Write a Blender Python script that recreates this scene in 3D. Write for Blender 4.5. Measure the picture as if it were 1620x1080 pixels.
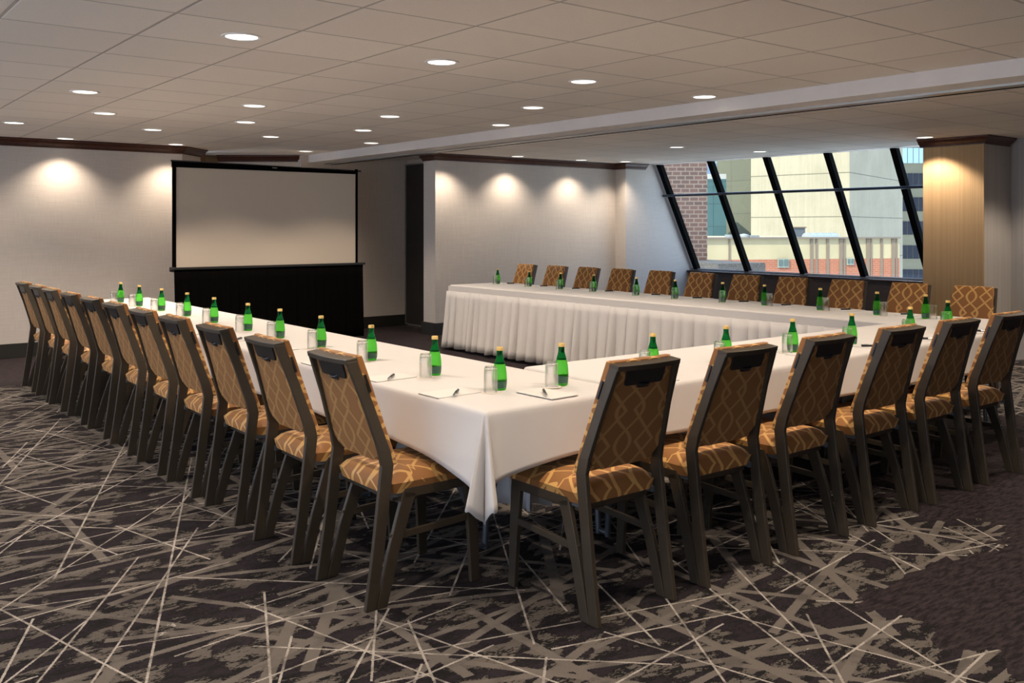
import bpy, bmesh, math, random
from mathutils import Vector, Matrix
PI = math.pi
for o in list(bpy.data.objects): bpy.data.objects.remove(o)
scn = bpy.context.scene
COL = scn.collection

# ------------------------------------------------------------------ camera
YAW, F, HY, EYE = 0.6662, 1471.0, 359.0, 1.41
cam_d = bpy.data.cameras.new('camera'); cam = bpy.data.objects.new('camera', cam_d); COL.objects.link(cam)
cam.location = (0, 0, EYE); cam.rotation_euler = (PI/2, 0, -YAW)
cam_d.sensor_width = 36; cam_d.lens = F/1620*36; cam_d.shift_y = -(540-HY)/1620
cam_d.clip_end = 500
scn.camera = cam

# ------------------------------------------------------------------ world, sun, exposure
scn.view_settings.view_transform = 'Standard'; scn.view_settings.look = 'None'
scn.view_settings.gamma = 1; scn.view_settings.use_curve_mapping = False
scn.view_settings.exposure = 0.17
SKY = 3.4; SUN = 10.0; SPOT = 62.0
w = bpy.data.worlds.new('sky'); scn.world = w; w.use_nodes = True
nt = w.node_tree; bg = nt.nodes['Background']
tc = nt.nodes.new('ShaderNodeTexCoord'); sep = nt.nodes.new('ShaderNodeSeparateXYZ'); cr = nt.nodes.new('ShaderNodeValToRGB')
nt.links.new(tc.outputs['Generated'], sep.inputs[0]); nt.links.new(sep.outputs[2], cr.inputs[0])
cr.color_ramp.elements[0].color = (0.74, 0.83, 1.0, 1); cr.color_ramp.elements[1].color = (0.30, 0.50, 1.0, 1)
nt.links.new(cr.outputs[0], bg.inputs[0]); bg.inputs[1].default_value = SKY
sd = bpy.data.lights.new('sun', 'SUN'); sd.energy = SUN; sd.angle = 0.01; sd.color = (1, 0.93, 0.80)
sun = bpy.data.objects.new('sun', sd); COL.objects.link(sun)
el = math.radians(40)
sun.rotation_euler = Vector((0.997*math.cos(el), 0.055*math.cos(el), -math.sin(el))).to_track_quat('-Z', 'Y').to_euler()

CEIL = 2.372
# downlights and one added fill lamp (x, y); the last ones stand out of the picture's frame
LIGHTS = [(1.83,4.54),(3.03,4.52),(4.17,4.54),(5.36,4.52),(4.76,5.78),(4.16,7.01),(5.33,6.95),(4.55,8.18),(2.95,7.06),
 (3.35,8.21),(1.70,7.08),(2.15,8.31),(2.89,9.42),(4.10,9.37),(5.31,9.36),(5.23,10.89),(1.69,9.58),(2.43,10.95),(3.61,10.92),
 (8.47,7.57),(9.80,7.36),(9.64,5.10),(9.03,9.88),(9.76,9.72),(7.88,9.90)]
HIDDEN = [(1.8,2.1),(3.0,2.1),(4.2,2.1),(5.3,2.1),(0.6,2.1),(0.6,4.55),(-0.6,4.55),(0.5,7.1),(0.45,9.5),(1.22,10.95),(0.0,10.95),
 (6.80,9.88),(9.5,2.7),(8.3,2.7),(7.1,2.7),(9.95,3.6),(7.1,0.3),(3.0,-0.3),(5.3,-0.3),(0.6,-0.3)]  # the unseen lamp close to the column is added to brighten the right wall

# ------------------------------------------------------------------ materials
def new_mat(name):
    m = bpy.data.materials.new(name); m.use_nodes = True
    return m, m.node_tree, m.node_tree.nodes['Principled BSDF']
def mat(name, col, rough=0.6, metal=0.0, noise=0.0, nscale=20, bump=0.0, bscale=200, **kw):
    m, t, b = new_mat(name)
    b.inputs['Base Color'].default_value = (*col, 1); b.inputs['Roughness'].default_value = rough; b.inputs['Metallic'].default_value = metal
    for k, v in kw.items(): b.inputs[k.replace('_', ' ')].default_value = v
    if noise:
        tcn = t.nodes.new('ShaderNodeTexCoord'); n = t.nodes.new('ShaderNodeTexNoise'); n.inputs['Scale'].default_value = nscale; n.inputs['Detail'].default_value = 4
        r = t.nodes.new('ShaderNodeValToRGB')
        r.color_ramp.elements[0].position = .3; r.color_ramp.elements[1].position = .7
        r.color_ramp.elements[0].color = (*[c*(1-noise) for c in col], 1); r.color_ramp.elements[1].color = (*[min(1, c*(1+noise)) for c in col], 1)
        t.links.new(tcn.outputs['Object'], n.inputs['Vector']); t.links.new(n.outputs['Fac'], r.inputs[0]); t.links.new(r.outputs[0], b.inputs['Base Color'])
    if bump:
        tcn = t.nodes.new('ShaderNodeTexCoord'); n = t.nodes.new('ShaderNodeTexNoise'); n.inputs['Scale'].default_value = bscale
        bp = t.nodes.new('ShaderNodeBump'); bp.inputs['Strength'].default_value = bump; bp.inputs['Distance'].default_value = .002
        t.links.new(tcn.outputs['Object'], n.inputs['Vector']); t.links.new(n.outputs['Fac'], bp.inputs['Height']); t.links.new(bp.outputs[0], b.inputs['Normal'])
    return m
class G:
    """small node-graph helper"""
    def __init__(s, t): s.t = t
    def m(s, op, a, b=None, c=None):
        n = s.t.nodes.new('ShaderNodeMath'); n.operation = op
        for i, v in enumerate((a, b, c)):
            if v is None: continue
            if isinstance(v, (int, float)): n.inputs[i].default_value = v
            else: s.t.links.new(v, n.inputs[i])
        return n.outputs[0]
    def mix(s, f, a, b):
        n = s.t.nodes.new('ShaderNodeMix'); n.data_type = 'RGBA'
        for sock, v in ((n.inputs['Factor'], f), (n.inputs[6], a), (n.inputs[7], b)):
            if isinstance(v, (int, float)): sock.default_value = v
            elif isinstance(v, tuple): sock.default_value = (*v, 1)
            else: s.t.links.new(v, sock)
        return n.outputs[2]
    def noise(s, vec, scale, detail=2, rough=.5, dims='3D', dist=0):
        n = s.t.nodes.new('ShaderNodeTexNoise'); n.noise_dimensions = dims
        n.inputs['Scale'].default_value = scale; n.inputs['Detail'].default_value = detail; n.inputs['Roughness'].default_value = rough; n.inputs['Distortion'].default_value = dist
        s.t.links.new(vec, n.inputs['Vector']); return n.outputs['Fac']
    def map(s, vec, loc=(0,0,0), rot=(0,0,0), sc=(1,1,1)):
        n = s.t.nodes.new('ShaderNodeMapping'); n.inputs[1].default_value = loc; n.inputs[2].default_value = rot; n.inputs[3].default_value = sc
        s.t.links.new(vec, n.inputs[0]); return n.outputs[0]
    def sep(s, vec):
        n = s.t.nodes.new('ShaderNodeSeparateXYZ'); s.t.links.new(vec, n.inputs[0]); return n.outputs
    def step(s, v, lo, hi):
        n = s.t.nodes.new('ShaderNodeMapRange'); n.interpolation_type = 'SMOOTHSTEP'
        n.inputs[1].default_value = lo; n.inputs[2].default_value = hi; s.t.links.new(v, n.inputs[0]); return n.outputs[0]
    def coord(s, k='Object'):
        return s.t.nodes.new('ShaderNodeTexCoord').outputs[k]

# carpet
def carpet():
    m, t, b = new_mat('carpet'); g = G(t); P = g.coord('Object')
    fib = g.noise(g.map(P, sc=(1, 1, 1)), 260, 2)
    # plain purple-brown area
    st = g.noise(g.map(P, rot=(0, 0, .67), sc=(14, 60, 1)), 1.0, 5, .7)
    plain = g.mix(g.step(st, .35, .65), (.008, .006, .007), (.040, .029, .032))
    # patterned area : taupe ground, dark blotches, black flecks
    wob = g.noise(P, 2.2, 2)
    bl = g.noise(g.map(P, rot=(0, 0, .45), sc=(5.5, 10, 1)), 1.0, 2.5, .5, dist=.6)
    fine = g.noise(g.map(P, rot=(0, 0, .6), sc=(55, 110, 1)), 1.0, 2, .6)
    bv = g.m('ADD', bl, g.m('MULTIPLY', g.m('SUBTRACT', fine, .5), .14))
    blob = g.step(bv, .515, .53)
    purple = g.mix(g.noise(g.map(P, sc=(60, 60, 1)), 1.0, 2), (.010, .008, .010), (.030, .022, .028))
    base = g.mix(blob, purple, (.108, .094, .082))
    bk = g.noise(g.map(P, loc=(5, 3, 0), rot=(0, 0, .55), sc=(8, 20, 1)), 1.0, 5, .75)
    black = g.step(g.m('ADD', bk, g.m('MULTIPLY', g.m('SUBTRACT', fine, .5), .4)), .52, .545)
    base = g.mix(black, base, (.010, .009, .009))
    fleck = g.noise(g.map(P, rot=(0, 0, .66), sc=(110, 170, 1)), 1.0, 1, .5)
    rim = g.m('MULTIPLY', g.m('LESS_THAN', g.m('ABSOLUTE', g.m('SUBTRACT', bv, .515)), .028), g.m('GREATER_THAN', fleck, .50))
    base = g.mix(rim, base, (.007, .006, .006))
    def lines(ang, freq, width, seed, slope, thr, cell=.55):
        v = g.map(P, loc=(seed*1.37, seed*.71, 0), rot=(0, 0, ang))
        x, y, _ = g.sep(v)
        # every line of the family gets its own tilt from a coarse per-band random value
        vor = t.nodes.new('ShaderNodeTexVoronoi'); vor.voronoi_dimensions = '1D'; vor.inputs['Scale'].default_value = 1
        wv = g.m('ADD', g.m('MULTIPLY', x, freq), g.m('MULTIPLY', y, slope*freq)); t.links.new(wv, vor.inputs['W'])
        edge = g.noise(P, 170, 1)
        d = g.m('ADD', vor.outputs['Distance'], g.m('MULTIPLY', g.m('SUBTRACT', edge, .5), width*freq*1.6 if width < .006 else width*freq*.7))
        on = g.m('LESS_THAN', d, width*freq)
        c = g.sep(vor.outputs['Color'])
        ph = g.m('ADD', g.m('MULTIPLY', y, cell), g.m('MULTIPLY', c[0], 37.0))
        nn = t.nodes.new('ShaderNodeTexNoise'); nn.noise_dimensions = '1D'; nn.inputs['Detail'].default_value = 0; nn.inputs['Scale'].default_value = 1
        t.links.new(ph, nn.inputs['W'])
        return g.m('MULTIPLY', on, g.m('GREATER_THAN', nn.outputs['Fac'], thr))
    col = base
    wide = None
    for a, f, wd, sdd, sl, th in ((.10,2.2,.020,1,.10,.48),(.62,1.8,.022,2,.0,.47),(-.52,2.2,.016,3,.12,.48),(1.25,2.4,.018,4,0,.47),(-1.1,2.0,.016,5,.1,.48),(1.62,2.6,.014,11,.1,.46)):
        l = lines(a, f, wd, sdd, sl, th); wide = l if wide is None else g.m('MAXIMUM', wide, l)
    col = g.mix(g.m('MULTIPLY', wide, g.m('ADD', .6, g.m('MULTIPLY', g.step(g.noise(P, 7, 3), .35, .55), .4))), col, (.142, .124, .108))
    thin = None
    for a, f, wd, sdd, sl, th in ((-.18,2.4,.0042,6,.08,.45),(.38,2.4,.0042,7,0,.45),(.86,2.4,.0042,8,.1,.45),(1.45,2.8,.0042,9,0,.42),(-.75,2.4,.0044,10,.06,.45),(-1.25,2.4,.0042,13,.06,.44),(.60,2.2,.004,15,.05,.45)):
        l = lines(a, f, wd, sdd, sl, th, .8); thin = l if thin is None else g.m('MAXIMUM', thin, l)
    sp = g.step(g.noise(g.map(P, loc=(9, 2, 0)), 5, 4, .8), .66, .70)
    thin = g.m('MULTIPLY', thin, g.m('ADD', .35, g.m('MULTIPLY', g.step(g.noise(g.map(P, loc=(3, 7, 0)), 9, 3, .7), .35, .6), .65)))
    thin = g.m('MAXIMUM', thin, g.m('MULTIPLY', sp, g.m('MULTIPLY', wide, g.m('GREATER_THAN', fine, .5))))
    col = g.mix(g.m('MULTIPLY', thin, .9), col, (.44, .40, .355))
    # where the pattern lies
    wx = g.noise(g.map(P, rot=(0, 0, .8), sc=(1.5, 5, 1)), 1.0, 3, .6)
    x, y, _ = g.sep(P)
    xx = g.m('ADD', x, g.m('MULTIPLY', g.m('SUBTRACT', wx, .5), 1.3)); yy = g.m('ADD', y, g.m('MULTIPLY', g.m('SUBTRACT', wx, .5), .7))
    r1 = g.m('MULTIPLY', g.m('LESS_THAN', xx, 3.15), g.m('LESS_THAN', yy, 9.25))
    r2 = g.m('MULTIPLY', g.m('LESS_THAN', xx, 4.45), g.m('MULTIPLY', g.m('GREATER_THAN', yy, 1.95), g.m('LESS_THAN', yy, 4.0)))
    r3 = g.m('MULTIPLY', g.m('GREATER_THAN', xx, 6.9), g.m('GREATER_THAN', yy, 3.2))
    reg = g.m('MAXIMUM', g.m('MAXIMUM', r1, r2), r3)
    col = g.mix(reg, plain, col)
    col = g.mix(g.m('MULTIPLY', g.m('SUBTRACT', fib, .35), .5), col, (.01, .008, .009))
    t.links.new(col, b.inputs['Base Color']); b.inputs['Roughness'].default_value = .95; b.inputs['Specular IOR Level'].default_value = .15
    bp = t.nodes.new('ShaderNodeBump'); bp.inputs['Strength'].default_value = .4; bp.inputs['Distance'].default_value = .004
    t.links.new(fib, bp.inputs['Height']); t.links.new(bp.outputs[0], b.inputs['Normal'])
    return m
M_CARPET = carpet()

def wallpaper(name, c1, c2, vertical=False, mix=.5):
    m, t, b = new_mat(name); g = G(t); P = g.coord('Object')
    if vertical:
        n1 = g.noise(g.map(P, sc=(160, 160, .8)), 1.0, 3, .7); n2 = g.noise(g.map(P, sc=(40, 40, .3)), 1.0, 2)
        f = g.m('ADD', g.m('MULTIPLY', n1, .6), g.m('MULTIPLY', n2, .4))
    else:
        n1 = g.noise(g.map(P, sc=(4, 4, 260)), 1.0, 3, .7); n2 = g.noise(g.map(P, sc=(220, 220, 5)), 1.0, 3, .7)
        f = g.m('ADD', g.m('MULTIPLY', n1, .5), g.m('MULTIPLY', n2, .5))
    t.links.new(g.mix(g.step(f, .38, .62), c1, c2), b.inputs['Base Color']); b.inputs['Roughness'].default_value = .85
    return m
M_WALL = wallpaper('linen_wallpaper', (.49, .445, .40), (.57, .52, .47))
M_TAN = wallpaper('tan_striped_wallpaper', (.40, .265, .135), (.47, .315, .165), True)
M_GREY = wallpaper('grey_striped_wallpaper', (.37, .35, .33), (.43, .405, .38), True)

def ceiling_mat():
    m, t, b = new_mat('ceiling_tiles'); g = G(t); P = g.coord('Object'); T = .6096
    x, y, _ = g.sep(P)
    dx = g.m('PINGPONG', g.m('SUBTRACT', x, 1.40 - T*20), T/2); dy = g.m('PINGPONG', g.m('SUBTRACT', y, 4.22 - T*20), T/2)
    d = g.m('MINIMUM', dx, dy)
    line = g.m('SUBTRACT', 1.0, g.step(d, .004, .009))
    tile = g.m('FLOOR', g.m('DIVIDE', g.m('SUBTRACT', x, 1.40-T*20), T)); tile2 = g.m('FLOOR', g.m('DIVIDE', g.m('SUBTRACT', y, 4.22-T*20), T))
    wn = t.nodes.new('ShaderNodeTexWhiteNoise'); cmb = t.nodes.new('ShaderNodeCombineXYZ')
    t.links.new(tile, cmb.inputs[0]); t.links.new(tile2, cmb.inputs[1]); t.links.new(cmb.outputs[0], wn.inputs[0])
    base = g.mix(wn.outputs['Value'], (.73, .67, .60), (.79, .73, .655))
    pit = g.step(g.noise(P, 130, 3, .7), .60, .72)
    base = g.mix(g.m('MULTIPLY', pit, .35), base, (.30, .27, .24))
    t.links.new(g.mix(g.m('MULTIPLY', line, .6), base, (.20, .18, .16)), b.inputs['Base Color']); b.inputs['Roughness'].default_value = .9
    h = g.m('SUBTRACT', g.step(d, .004, .012), g.m('MULTIPLY', pit, .2))
    bp = t.nodes.new('ShaderNodeBump'); bp.inputs['Strength'].default_value = .5; bp.inputs['Distance'].default_value = .006
    t.links.new(h, bp.inputs['Height']); t.links.new(bp.outputs[0], b.inputs['Normal'])
    return m
M_CEIL = ceiling_mat()
M_BEAM = mat('painted_soffit', (.66, .62, .585), .5, noise=.03, nscale=6)
M_TRACK = mat('aluminium_track', (.40, .40, .38), .35, .8)
M_DARKMET = mat('dark_metal', (.004, .004, .004), .9, Specular_IOR_Level=.05)
M_CROWN = mat('mahogany', (.060, .018, .010), .35, noise=.35, nscale=30)
M_BASE = mat('black_baseboard', (.018, .017, .014), .5)
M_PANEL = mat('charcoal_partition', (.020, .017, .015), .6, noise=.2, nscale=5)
M_SILL = mat('dark_wood_sill', (.028, .018, .016), .25)
M_SILLP = mat('dark_brown_panel', (.030, .022, .022), .5)

def fabric(name, base, line, sheen=.2):
    m, t, b = new_mat(name); g = G(t)
    uv = t.nodes.new('ShaderNodeUVMap'); uv.uv_map = 'UVMap'
    x, y, _ = g.sep(uv.outputs[0]); P, V = .225, .270
    y0 = g.m('SUBTRACT', y, .10)
    s = g.m('ADD', g.m('MULTIPLY', g.m('COSINE', g.m('MULTIPLY', y0, 2*PI/V)), .0525), -.015)
    tri = g.m('SUBTRACT', .045, g.m('PINGPONG', y0, V/2))
    ds = []
    for sg in (1, -1):
        ds.append(g.m('PINGPONG', g.m('ADD', x, g.m('MULTIPLY', s, sg)), P/2))
        ds.append(g.m('PINGPONG', g.m('ADD', x, g.m('ADD', g.m('MULTIPLY', tri, sg), P/2)), P/2))
    d = g.m('MINIMUM', g.m('MINIMUM', ds[0], ds[1]), g.m('MINIMUM', ds[2], ds[3]))
    f = g.m('SUBTRACT', 1.0, g.step(d, .0082, .0102))
    wv = g.noise(g.map(uv.outputs[0], sc=(900, 300, 1)), 1.0, 2)
    col = g.mix(f, base, line); col = g.mix(g.m('MULTIPLY', wv, .25), col, tuple(c*.5 for c in base))
    t.links.new(col, b.inputs['Base Color'])
    rr = g.m('SUBTRACT', .62, g.m('MULTIPLY', f, .22)); t.links.new(rr, b.inputs['Roughness'])
    b.inputs['Sheen Weight'].default_value = sheen; b.inputs['Sheen Tint'].default_value = (1, .8, .5, 1)
    return m
M_FAB = fabric('trellis_fabric', (.285, .115, .027), (.66, .375, .120))
M_FAB_SHADED = fabric('trellis_fabric_shaded', (.250, .108, .030), (.41, .215, .072), .1)  # same fabric as the seats, with the shade on the chair backs in its colours
M_FRAME = mat('bronze_frame', (.044, .033, .021), .45, .0, noise=.12, nscale=12)
M_HANDLE = mat('black_plastic', (.012, .012, .013), .35)
M_CLOTH = mat('white_tablecloth', (.60, .575, .555), .8, noise=.015, nscale=3, bump=.15, bscale=500, Sheen_Weight=.2)
M_SKIRT = mat('white_skirt', (.56, .54, .53), .8, bump=.1, bscale=500)
M_BLACKCLOTH = mat('black_cloth', (.0022, .002, .0018), 1.0, Specular_IOR_Level=.05)
M_TABLE = mat('table_laminate', (.10, .06, .035), .5)
M_STEEL = mat('grey_steel_tube', (.16, .18, .21), .35, .6)
M_SCREEN = mat('screen_fabric', (.56, .48, .385), .9)
M_WHITE = mat('white_paint', (.75, .73, .70), .5)
M_PAPER = mat('paper', (.66, .64, .61), .9)
M_COASTER = mat('coaster_rim', (.66, .50, .30), .8)
M_PEN = mat('pen_black', (.012, .013, .02), .25)
M_CHROME = mat('chrome', (.7, .7, .7), .2, 1)
M_CAP = mat('gold_cap', (.80, .55, .18), .4, .3)

def glass_mat(name, col, ior=1.45, rough=.0, extra=None, w=0):
    m, t, b = new_mat(name)
    b.inputs['Base Color'].default_value = (*col, 1); b.inputs['Roughness'].default_value = rough
    b.inputs['Transmission Weight'].default_value = 1; b.inputs['IOR'].default_value = ior
    if extra:
        tr = t.nodes.new('ShaderNodeBsdfTranslucent'); tr.inputs[0].default_value = (*extra, 1)
        tp = t.nodes.new('ShaderNodeBsdfTransparent'); tp.inputs[0].default_value = (*extra, 1)
        a = t.nodes.new('ShaderNodeMixShader'); a.inputs[0].default_value = .5
        t.links.new(tr.outputs[0], a.inputs[1]); t.links.new(tp.outputs[0], a.inputs[2])
        mx = t.nodes.new('ShaderNodeMixShader'); mx.inputs[0].default_value = w
        t.links.new(b.outputs[0], mx.inputs[1]); t.links.new(a.outputs[0], mx.inputs[2])
        t.links.new(mx.outputs[0], t.nodes['Material Output'].inputs[0])
    return m
M_GREEN = glass_mat('green_glass_with_water', (.24, .80, .18), 1.33, 0, (.24, .78, .16), .6)
M_GREEND = glass_mat('green_glass_neck', (.008, .22, .05), 1.2, 0, (.006, .17, .035), .3)  # same glass as the body, coloured darker for the dark surroundings showing through
def clear_mat():
    m, t, b = new_mat('clear_glass')
    b.inputs['Transmission Weight'].default_value = 1; b.inputs['IOR'].default_value = 1.45; b.inputs['Roughness'].default_value = 0
    tp = t.nodes.new('ShaderNodeBsdfTransparent'); mx = t.nodes.new('ShaderNodeMixShader'); mx.inputs[0].default_value = .6
    t.links.new(b.outputs[0], mx.inputs[1]); t.links.new(tp.outputs[0], mx.inputs[2]); t.links.new(mx.outputs[0], t.nodes['Material Output'].inputs[0])
    return m
M_CLEAR = clear_mat()
def label_mat():
    m, t, b = new_mat('bottle_label'); g = G(t); P = g.coord('Object'); x, y, z = g.sep(P)
    ang = g.m('ARCTAN2', y, x)
    n = t.nodes.new('ShaderNodeCombineXYZ'); t.links.new(g.m('MULTIPLY', ang, 26.0), n.inputs[0]); t.links.new(g.m('FLOOR', g.m('DIVIDE', z, .0035)), n.inputs[1])
    wn = g.noise(n.outputs[0], 1.7, 1)
    row = g.m('LESS_THAN', g.m('PINGPONG', z, .00175), .0008)
    f = g.m('MULTIPLY', row, g.m('GREATER_THAN', wn, .5))
    t.links.new(g.mix(g.m('MULTIPLY', f, .5), (.004, .060, .032), (.25, .42, .32)), b.inputs['Base Color']); b.inputs['Roughness'].default_value = .35
    return m
M_LABEL = label_mat()
def pane_mat():
    m, t, b = new_mat('window_glass')
    tp = t.nodes.new('ShaderNodeBsdfTransparent'); tp.inputs[0].default_value = (.93, .97, .95, 1); gl = t.nodes.new('ShaderNodeBsdfGlossy'); gl.inputs['Roughness'].default_value = .02
    mx = t.nodes.new('ShaderNodeMixShader'); mx.inputs[0].default_value = .03
    t.links.new(tp.outputs[0], mx.inputs[1]); t.links.new(gl.outputs[0], mx.inputs[2]); t.links.new(mx.outputs[0], t.nodes['Material Output'].inputs[0])
    return m
M_PANE = pane_mat()
def emit_mat():
    m, t, b = new_mat('lit_lamp'); b.inputs['Emission Color'].default_value = (1, .93, .82, 1); b.inputs['Emission Strength'].default_value = 2.2
    b.inputs['Base Color'].default_value = (.5, .5, .5, 1); return m
M_LAMP = emit_mat()

# ------------------------------------------------------------------ mesh helpers
def bm_box(bm, x0, x1, y0, y1, z0, z1, mi=0):
    vs = [bm.verts.new(p) for p in ((x0,y0,z0),(x1,y0,z0),(x1,y1,z0),(x0,y1,z0),(x0,y0,z1),(x1,y0,z1),(x1,y1,z1),(x0,y1,z1))]
    for f in ((0,3,2,1),(4,5,6,7),(0,1,5,4),(1,2,6,5),(2,3,7,6),(3,0,4,7)):
        bm.faces.new([vs[i] for i in f]).material_index = mi
    return vs
def bm_prism(bm, pts, ax, a, b, mi=0):
    """2D outline extruded along axis ax from a to b; pts in the two other axes in order"""
    def P(p, t):
        if ax == 'x': return (t, p[0], p[1])
        if ax == 'y': return (p[0], t, p[1])
        return (p[0], p[1], t)
    A = [bm.verts.new(P(p, a)) for p in pts]; B = [bm.verts.new(P(p, b)) for p in pts]; n = len(pts)
    bm.faces.new(A); bm.faces.new(B[::-1])
    for i in range(n): bm.faces.new((A[i], B[i], B[(i+1) % n], A[(i+1) % n]))
    for f in bm.faces[-(n+2):] if hasattr(bm.faces, '__getitem__') and False else []: f.material_index = mi
def bm_loft(bm, rings, closed=True, caps=True):
    R = [[bm.verts.new(p) for p in r] for r in rings]; n = len(rings[0])
    for i in range(len(R)-1):
        for j in range(n if closed else n-1):
            bm.faces.new((R[i][j], R[i][(j+1) % n], R[i+1][(j+1) % n], R[i+1][j]))
    if caps and closed: bm.faces.new(R[0][::-1]); bm.faces.new(R[-1])
    return R
def bm_lathe(bm, prof, n=24, c=(0,0,0)):
    rings = [[(c[0]+r*math.cos(2*PI*k/n), c[1]+r*math.sin(2*PI*k/n), c[2]+z) for k in range(n)] for r, z in prof]
    return bm_loft(bm, rings)
def bm_tube(bm, path, r, n=10):
    path = [Vector(p) for p in path]; rings = []
    up = Vector((0, 0, 1)); prev = None
    for i, p in enumerate(path):
        d = (path[min(i+1, len(path)-1)] - path[max(i-1, 0)]).normalized()
        a = d.cross(prev if prev is not None and abs(d.dot(prev)) < .95 else (up if abs(d.z) < .9 else Vector((1, 0, 0)))).normalized()
        b = d.cross(a).normalized(); prev = -b if False else a.cross(d).normalized()
        rings.append([p + (a*math.cos(2*PI*k/n) + b*math.sin(2*PI*k/n))*r for k in range(n)])
    bm_loft(bm, rings)
def bm_bar(bm, a, b, wdt, hgt, side=Vector((0, 1, 0)), a2=None, b2=None):
    """flat bar from a to b; width along side, height perpendicular"""
    a, b = Vector(a), Vector(b); d = (b-a).normalized(); s = Vector(side); s = (s - d*s.dot(d)).normalized(); u = d.cross(s)
    bm_loft(bm, [[p + s*x*wdt/2 + u*y*hgt/2 for x, y in ((-1,-1),(1,-1),(1,1),(-1,1))] for p in (a, b)])
def obj(name, bm, mats, parent=None, smooth=False, bevel=0, loc=None):
    bmesh.ops.recalc_face_normals(bm, faces=bm.faces)
    me = bpy.data.meshes.new(name); bm.to_mesh(me); bm.free()
    if not isinstance(mats, (list, tuple)): mats = [mats]
    for m in mats: me.materials.append(m)
    o = bpy.data.objects.new(name, me); COL.objects.link(o)
    if parent is not None: o.parent = parent
    if loc: o.location = loc
    if smooth:
        for p in me.polygons: p.use_smooth = True
        me.set_sharp_from_angle(angle=math.radians(smooth if smooth is not True else 40))
    if bevel:
        md = o.modifiers.new('bevel', 'BEVEL'); md.width = bevel; md.segments = 2; md.limit_method = 'ANGLE'; md.angle_limit = math.radians(35)
    return o
def thing(name, label, cat, loc=(0,0,0), rz=0, group=None):
    o = bpy.data.objects.new(name, None); COL.objects.link(o); o.location = loc; o.rotation_euler = (0, 0, rz); o.empty_display_size = .1
    return tag(o, label, cat, group)
def tag(o, label, cat, group=None):
    o['label'] = label; o['category'] = cat
    if group: o['group'] = group
    return o
def struct(name, bm, m, parent=None, **k):
    o = obj(name, bm, m, parent, **k)
    if parent is None: o['kind'] = 'structure'
    return o
def sbox(name, m, *b, **k):
    bm = bmesh.new(); bm_box(bm, *b); return struct(name, bm, m, **k)
def dup(root, loc, rz, label=None, group=None):
    r = root.copy(); COL.objects.link(r); r.location = loc; r.rotation_euler = (0, 0, rz)
    if label: r['label'] = label
    if group: r['group'] = group
    for ch in list(root.children):
        c = ch.copy(); COL.objects.link(c); c.parent = r
        for gch in ch.children:
            d = gch.copy(); COL.objects.link(d); d.parent = c
    return r
NTH = ['first','second','third','fourth','fifth','sixth','seventh','eighth','ninth','tenth','eleventh','twelfth']

# ------------------------------------------------------------------ room shell
sbox('floor', M_CARPET, -2.6, 12.0, -3.1, 13.2, -.1, 0)
bm = bmesh.new(); bm_box(bm, -2.6, 5.55, -3.1, 13.2, CEIL, CEIL+.06); bm_box(bm, 5.95, 10.68, -3.1, 13.2, CEIL, CEIL+.06); struct('ceiling', bm, M_CEIL)
sbox('ceiling_slab_sunshade', mat('roof_concrete', (.4, .4, .4), .9), -6.2, 10.75, -4.0, 13.4, CEIL+.12, CEIL+.5)  # overhang past the left wall added to keep sun out of the side windows
# dropped beam with its partition track
bm = bmesh.new(); bm_box(bm, 5.55, 5.95, -3.1, 12.8, 2.272, CEIL+.06); beam = struct('trim_1', bm, M_BEAM)
bm = bmesh.new(); bm_box(bm, 5.79, 5.95, -3.1, 12.8, 2.258, 2.2721); struct('trim_2', bm, M_TRACK, beam)
bm = bmesh.new(); bm_box(bm, 5.885, 5.91, -3.1, 12.8, 2.2555, 2.26); struct('track_slot', bm, M_DARKMET, beam)
# walls
def wall(name, m, x0, x1, y0, y1, z0=0, z1=CEIL): return sbox(name, m, x0, x1, y0, y1, z0, z1)
wall('wall_left', M_WALL, -2.6, 3.78, 11.20, 11.40)
bm = bmesh.new(); bm_prism(bm, [(3.78,11.20),(4.12,11.54),(4.12,11.8),(3.78,11.6)], 'z', 0, CEIL); struct('wall_chamfer', bm, M_WALL)
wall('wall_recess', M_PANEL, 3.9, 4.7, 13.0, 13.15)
bm = bmesh.new(); bm_prism(bm, [(4.62,12.26),(5.50,11.56),(5.50,12.2),(4.9,12.6)], 'z', 0, CEIL); struct('wall_angled', bm, M_WALL)
wall('wall_back', M_WALL, 5.45, 7.25, 11.48, 11.68)
wall('wall_partition_pocket', M_WALL, 7.10, 7.3, 10.45, 11.5)
def sloped_wall(name, x0, y0, y1):
    bm = bmesh.new(); e = .03
    bm_prism(bm, [(x0, 0), (10.68+(CEIL-.0)*.535+e, 0), (10.68+e, CEIL), (x0, CEIL)], 'y', y0, y1); struct(name, bm, M_WALL)
sloped_wall('wall_rear', 6.72, 10.17, 10.45)
sloped_wall('wall_jog', 10.0, 9.95, 10.17)
wall('wall_front', M_WALL, -2.6, 11.0, -3.3, -3.1)
wall('wall_right', M_GREY, 10.55, 11.9, -3.1, 4.61)
# left side of the room, outside the picture: a wall with a long window band
wall('wall_side', M_WALL, -2.75, -2.6, -3.1, 11.4, 0, .45)
wall('wall_side_head', M_WALL, -2.75, -2.6, -3.1, 11.4, 2.2, CEIL+.1)
for i, yy in enumerate((-3.1, 0.6, 4.2, 7.8, 11.1)): wall('wall_side_pier', M_WALL, -2.75, -2.6, yy, yy+.3, .45, 2.2)
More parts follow.
